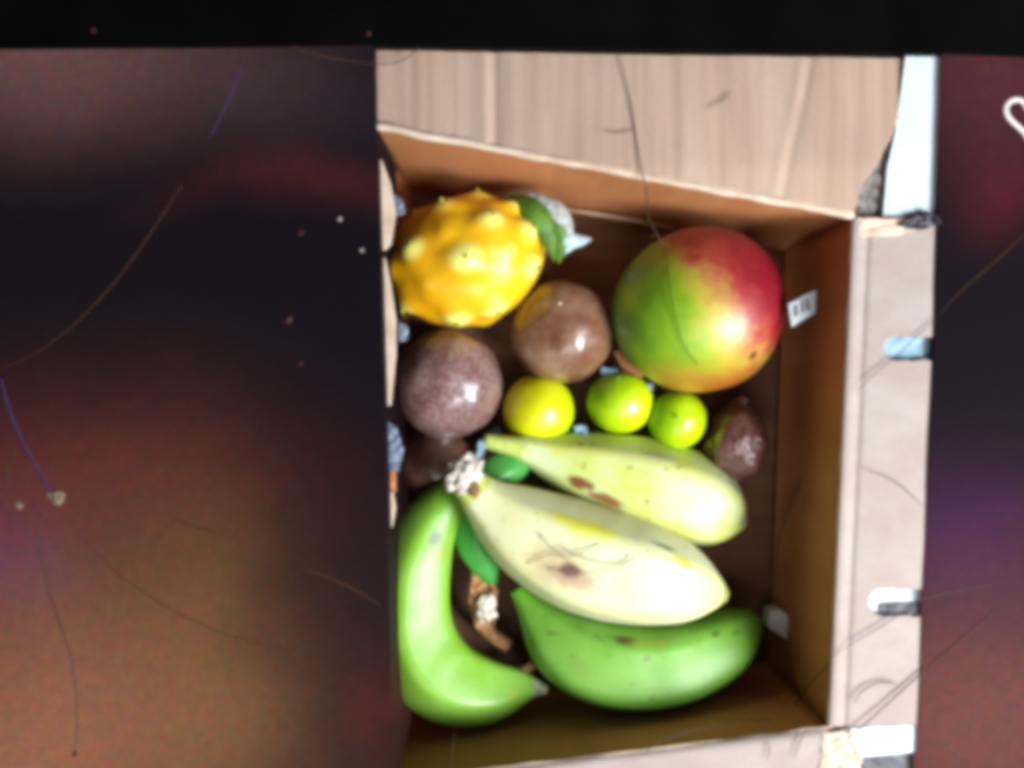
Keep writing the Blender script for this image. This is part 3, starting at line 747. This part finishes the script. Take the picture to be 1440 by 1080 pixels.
for k, pts in enumerate((((757, 748), (778, 772), (805, 782), (842, 764)), ((770, 800), (820, 806), (868, 800), (894, 784)), ((740, 792), (775, 780), (800, 788)), ((790, 770), (830, 788), (870, 792), (885, 778)))):
    bs = bpath[int(0.5 * 90)]
    pp = []
    for x, y in pts:      # stuck on the peel: drop each point onto the skin
        best = min(range(91), key=lambda i: (bpath[i] - W(x, y, bpath[i].z)).xy.length)
        c0 = bpath[best]; d = (W(x, y, -.03) - c0).xy.length; r = L((prof([(0, 22), (.07, 24), (.16, 33), (.30, 62), (.48, 80), (.66, 78), (.82, 59), (.93, 33), (1, 8)], best / 90)), c0.z)
        pp.append(W(x, y, c0.z + 0.86 * math.sqrt(max(0.0001 * r, r * r - d * d)) + 0.0008))
    o = tube('hair', pp, 0.00024, M['hair'], None, 5, 24, origin=pp[0])
    tag(o, ('fine dark hair curled over the upper part of the cream banana', 'fine dark hair curving right from the bruise of the cream banana', 'short dark hair left of the bruise on the cream banana', 'thin dark hair arching above the bruise of the cream banana')[k], 'hair', 'hairs and fibres')

# ------------------------------------------------------------------ scraps inside the box
def chunk(name, pts, z0, h, mat, label, cat, top=0.0):
    poly = [W(x, y, z0 + h) for x, y in pts]
    c = sum(poly, Vector()) / len(poly); c.z = z0
    o = slab(name, [(p.x, p.y, 0.002 * math.sin(i * 2.1) * top) for i, p in enumerate(poly)], z0, z0 + h, mat, None, 0.0008, origin=c)
    return tag(o, label, cat)
paper('paper_scrap', [(1108, 428), (1147, 408), (1146, 440), (1113, 460)], -0.030, M['paper'], 'white paper scrap with grey marks between the mango and the right wall', 'paper', 0.001, crumple=0.0012)
chunk('foam_chunk', [(1082, 861), (1094, 856), (1122, 873), (1127, 904), (1118, 907), (1080, 883)], ZF + 0.004, 0.018, M['foam'], 'white foam chunk on the floor at the lower right of the box', 'foam', 1)
scrap = [o for o in COL.objects if o.get('label', '').startswith('white paper scrap')][0]
for x, y in ((1119, 437), (1128, 432), (1136, 429)):
    mkv = [W(x - 2.5, y - 7, -.0278), W(x + 2.5, y - 9, -.0278), W(x + 3.5, y + 7, -.0278), W(x - 1.5, y + 9, -.0278)]
    slab('printed_mark', [(p.x, p.y) for p in mkv], -.0284, -.0278, M['torn'], scrap)
crumpled('dry_husk', [(664, 800), (690, 793), (700, 830), (694, 880), (672, 884), (660, 846)], ZF + 0.030, M['husk'], 'crumpled brown and white husk between the green and cream bananas', 'husk', 0.006, 160)
crumpled('paper_scrap', [(672, 840), (694, 834), (698, 866), (684, 880), (670, 872)], ZF + 0.035, M['huskpale'], 'pale crumpled scrap on the brown husk between the bananas', 'paper', 0.005, 240)
o = tube('dry_stick', PZ([(672, 872, ZF + .024), (690, 892, ZF + .022), (714, 908, ZF + .020)]), 0.0048, M['husk'], None, 8, 14, origin=W(690, 892, ZF + .02)); tag(o, 'short brown stick below the husk between the green bananas', 'stick')
o = tube('dry_stick', PZ([(726, 946, ZF + .030), (740, 940, ZF + .030), (752, 934, ZF + .030)]), 0.0030, M['husk'], None, 8, 10, origin=W(740, 940, ZF + .03)); tag(o, 'small brown twig beside the tip of the bright green banana', 'stick')
chunk('cardboard_scrap', [(862, 494), (874, 492), (908, 524), (900, 534), (880, 526)], ZF + 0.020, 0.003, M['wall'], 'tan cardboard wedge under the mango beside the middle lime', 'cardboard')
bits = [((846, 516), (868, 520), (864, 530), (846, 528), 0.030, 'pale blue paper bit above the middle lime'),
        ((806, 598), (824, 600), (826, 610), (808, 609), 0.034, 'pale blue paper bit between the left and middle limes'),
        ((724, 684), (750, 686), (764, 696), (736, 700), 0.012, 'pale blue paper bit in the gap between the two pale bananas'),
        ((674, 620), (684, 616), (680, 642), (668, 646), 0.052, 'pale fibre tuft beside the stem of the upper banana'),
        ((640, 1010), (0, 0), (0, 0), (0, 0), 0, None),
        ((910, 540), (918, 538), (918, 548), (911, 548), 0.028, 'tiny pale blue bit between the middle lime and the mango'),
        ((690, 604), (702, 600), (704, 610), (694, 614), 0.020, 'tiny grey bit between the grey-purple passion fruit and the upper banana')]
for a, b, c, d, h, lab in bits:
    if lab is None: continue
    crumpled('paper_bit', [a, b, c, d], ZF + h, M['bluepaper'], lab, 'paper', 0.0025, 300, 3)

# ------------------------------------------------------------------ hairs and dust on the glass and the flaps
def hair(pts, r, mat, label, name='hair', n=40):
    P = [W(*p) for p in pts]
    o = tube(name, P, lambda t: 0.85 * r * (0.55 + 0.45 * math.sin(math.pi * min(1, t * 1.05 + .02))), mat, None, 5, n, origin=P[0])
    tag(o, label, 'hair' if name == 'hair' else 'fibre', 'hairs and fibres')
S = 0.0020
def flz(x, y): return top_z(y) + 0.0018
mh = []
for x, y in ((934, 350), (940, 400), (948, 440), (962, 486), (982, 514)):
    q = ray_ell(x, y, mc, (mr[0] * 1.03, mr[1] * 1.03, mr[2] * 1.03)); mh.append((x, y, q.z + 0.0004))
hair([(868, 66, flz(868, 66)), (876, 100, flz(876, 100)), (886, 140, flz(886, 140)), (894, 190, flz(894, 190)), (902, 240, 0.002), (908, 262, 0.001), (914, 310, -.022)] + mh, 0.00048, M['hair'], 'long dark hair running down the top flap and over the mango', n=80)
hair([(850, 184, flz(850, 184)), (870, 186, flz(0, 186)), (893, 182, flz(0, 182))], 0.0003, M['hairpale'], 'pale short fibre crossing the long hair on the top flap', 'fibre')
hair([(1028, 130, flz(0, 130)), (1018, 140, flz(0, 140)), (996, 152, flz(0, 152))], 0.0004, M['hair'], 'short dark smudgy fibre in the middle right of the top flap', 'fibre')
hair([(527, 91, S), (556, 88, S - .002), (580, 76, S - .002), (588, 66, S)], 0.0005, M['hairpale'], 'pale hair curling over the upper left corner of the top flap')
hair([(738, 66, -.008), (770, 84, -.008), (820, 96, -.008), (870, 92, -.008)], 0.00018, M['hair'], 'thin curved hair along the upper edge of the top flap')
hair([(410, 64, S), (430, 72, S), (470, 82, S), (524, 90, S)], 0.0007, M['hairpale'], 'pale hair on the dark screen left of the top flap under the bezel')
hair([(344, 82, S), (330, 120, S), (312, 160, S), (294, 196, S)], 0.00045, M['hairviolet'], 'faint violet hair slanting down the upper left dark screen')
hair([(258, 258, S), (236, 290, S), (206, 336, S), (160, 398, S), (100, 460, S), (40, 502, S), (-10, 522, S)], 0.00042, M['hairpale'], 'long faint curved hair sweeping to the left edge of the screen')
hair([(0, 530, S), (18, 590, S), (42, 640, S), (72, 692, S)], 0.0011, M['hairviolet'], 'thick violet fibre at the left edge of the screen', 'fibre')
hair([(24, 626, S), (12, 660, S), (10, 690, S), (26, 712, S)], 0.0006, M['hairpale'], 'small curled fibre left of the violet one', 'fibre')
hair([(56, 724, S), (58, 780, S), (72, 840, S), (96, 910, S), (106, 960, S), (108, 1020, S), (105, 1062, S)], 0.00055, M['hair'], 'long dark hair hanging down the lower left screen')
hair([(430, 800, S), (462, 812, S), (500, 830, S), (536, 852, S)], 0.0007, M['hairpale'], 'pale hair on the dark screen left of the bright green banana')
hair([(120, 760, S), (170, 810, S), (250, 862, S), (330, 896, S), (420, 920, S)], 0.00042, M['hairpale'], 'long faint pale hair across the lower left brown screen')
hair([(240, 730, S), (280, 742, S), (320, 754, S)], 0.0005, M['hair'], 'faint dark hair in the middle of the lower left screen')
hair([(1440, 330, S), (1400, 366, S), (1350, 410, S), (1318, 446, S)], 0.00042, M['hairpale'], 'pale hair on the right screen slanting to the side flap')
hair([(1318, 446, .0022), (1270, 492, .0022), (1232, 524, .0022), (1204, 550, .0022)], 0.00036, M['hair'], 'faint hair crossing the side flap over the upper slot')
hair([(1218, 660, .0020), (1260, 678, .0020), (1302, 714, .0020)], 0.0003, M['hair'], 'faint hair on the middle of the side flap')
hair([(1400, 820, S), (1340, 832, S), (1290, 846, S), (1250, 874, .0022), (1200, 904, .0022), (1166, 926, .0010)], 0.00042, M['hair'], 'dark hair running from the right screen below the lower slot')
hair([(1404, 854, S), (1350, 900, S), (1296, 946, S), (1230, 1006, .0026), (1160, 1066, .0034)], 0.0006, M['hairpale'], 'long straight pale hair across the lower right corner')
hair([(1262, 962, .0022), (1236, 960, .0022), (1212, 972, .0022), (1202, 988, .0022)], 0.00055, M['hair'], 'short bent dark hair near the lower end of the side flap')
hair([(1300, 1044, S), (1330, 1048, S), (1356, 1066, S)], 0.0005, M['hair'], 'short dark hair at the bottom of the right screen')
hair([(1160, 598, -.05), (1140, 650, -.07), (1104, 730, -.095), (1092, 790, -.105), (1100, 870, -.108), (1112, 960, -.105)], 0.0005, M['hair'], 'long dark hair lying down the right wall inside the box')
hair([(1168, 930, -.004), (1140, 960, -.03), (1112, 1000, -.05), (1098, 1018, -.02)], 0.0005, M['hair'], 'dark hair in the lower right corner inside the box')
hair([(1100, 1012, -.03), (1040, 1014, -.02), (960, 1030, -.006), (920, 1048, .001), (906, 1062, .002)], 0.0004, M['hair'], 'dark hair crossing the lower wall onto the bottom flap')
hair([(1135, 1024, .002), (1124, 1044, .002), (1116, 1068, .002)], 0.0004, M['hair'], 'small dark hair on the right end of the bottom flap')
hair([(1080, 1040, .002), (1082, 1056, .002), (1078, 1068, .002)], 0.00035, M['hair'], 'tiny dark hair on the bottom flap')
specks = [(478, 308, 2.6, 'dust', 'bright dust speck on the dark screen left of the dragon fruit'), (509, 352, 2.2, 'dust', 'small bright dust speck just left of the dragon fruit'),
          (423, 327, 4, 'dustred', 'reddish dust speck on the dark screen near the bright speck'), (423, 511, 3, 'dustred', 'tiny reddish dust speck on the middle dark screen'),
          (405, 450, 6, 'dustred', 'dim reddish smear on the middle dark screen'),
          (80, 700, 12, 'lint', 'pale lint lump at the end of the violet fibre'), (26, 710, 6, 'lint', 'small pale lint lump left of the larger one'),
          (105, 1060, 4, 'dustred', 'dark crumb at the lower end of the long hair'), (131, 43, 4, 'dustred', 'reddish crumb on the black bezel'), (518, 46, 4, 'dustred', 'dim crumb on the bezel above the flap corner')]
for x, y, r, mt, lab in specks:
    z = 0.0030 if y < 60 else 0.0018
    c = W(x, y, z); rr = L(r, z)
    o = blob('dust_speck', c, (rr, rr * 0.8, rr * 0.35), M[mt], None, ICO3, disp=lambda d: 0.5 * noise.noise(d * 1.8 + Vector((x, y, 0))), rot=x * 0.7 if r < 10 else -0.7, origin=c)
    tag(o, lab, 'dust')
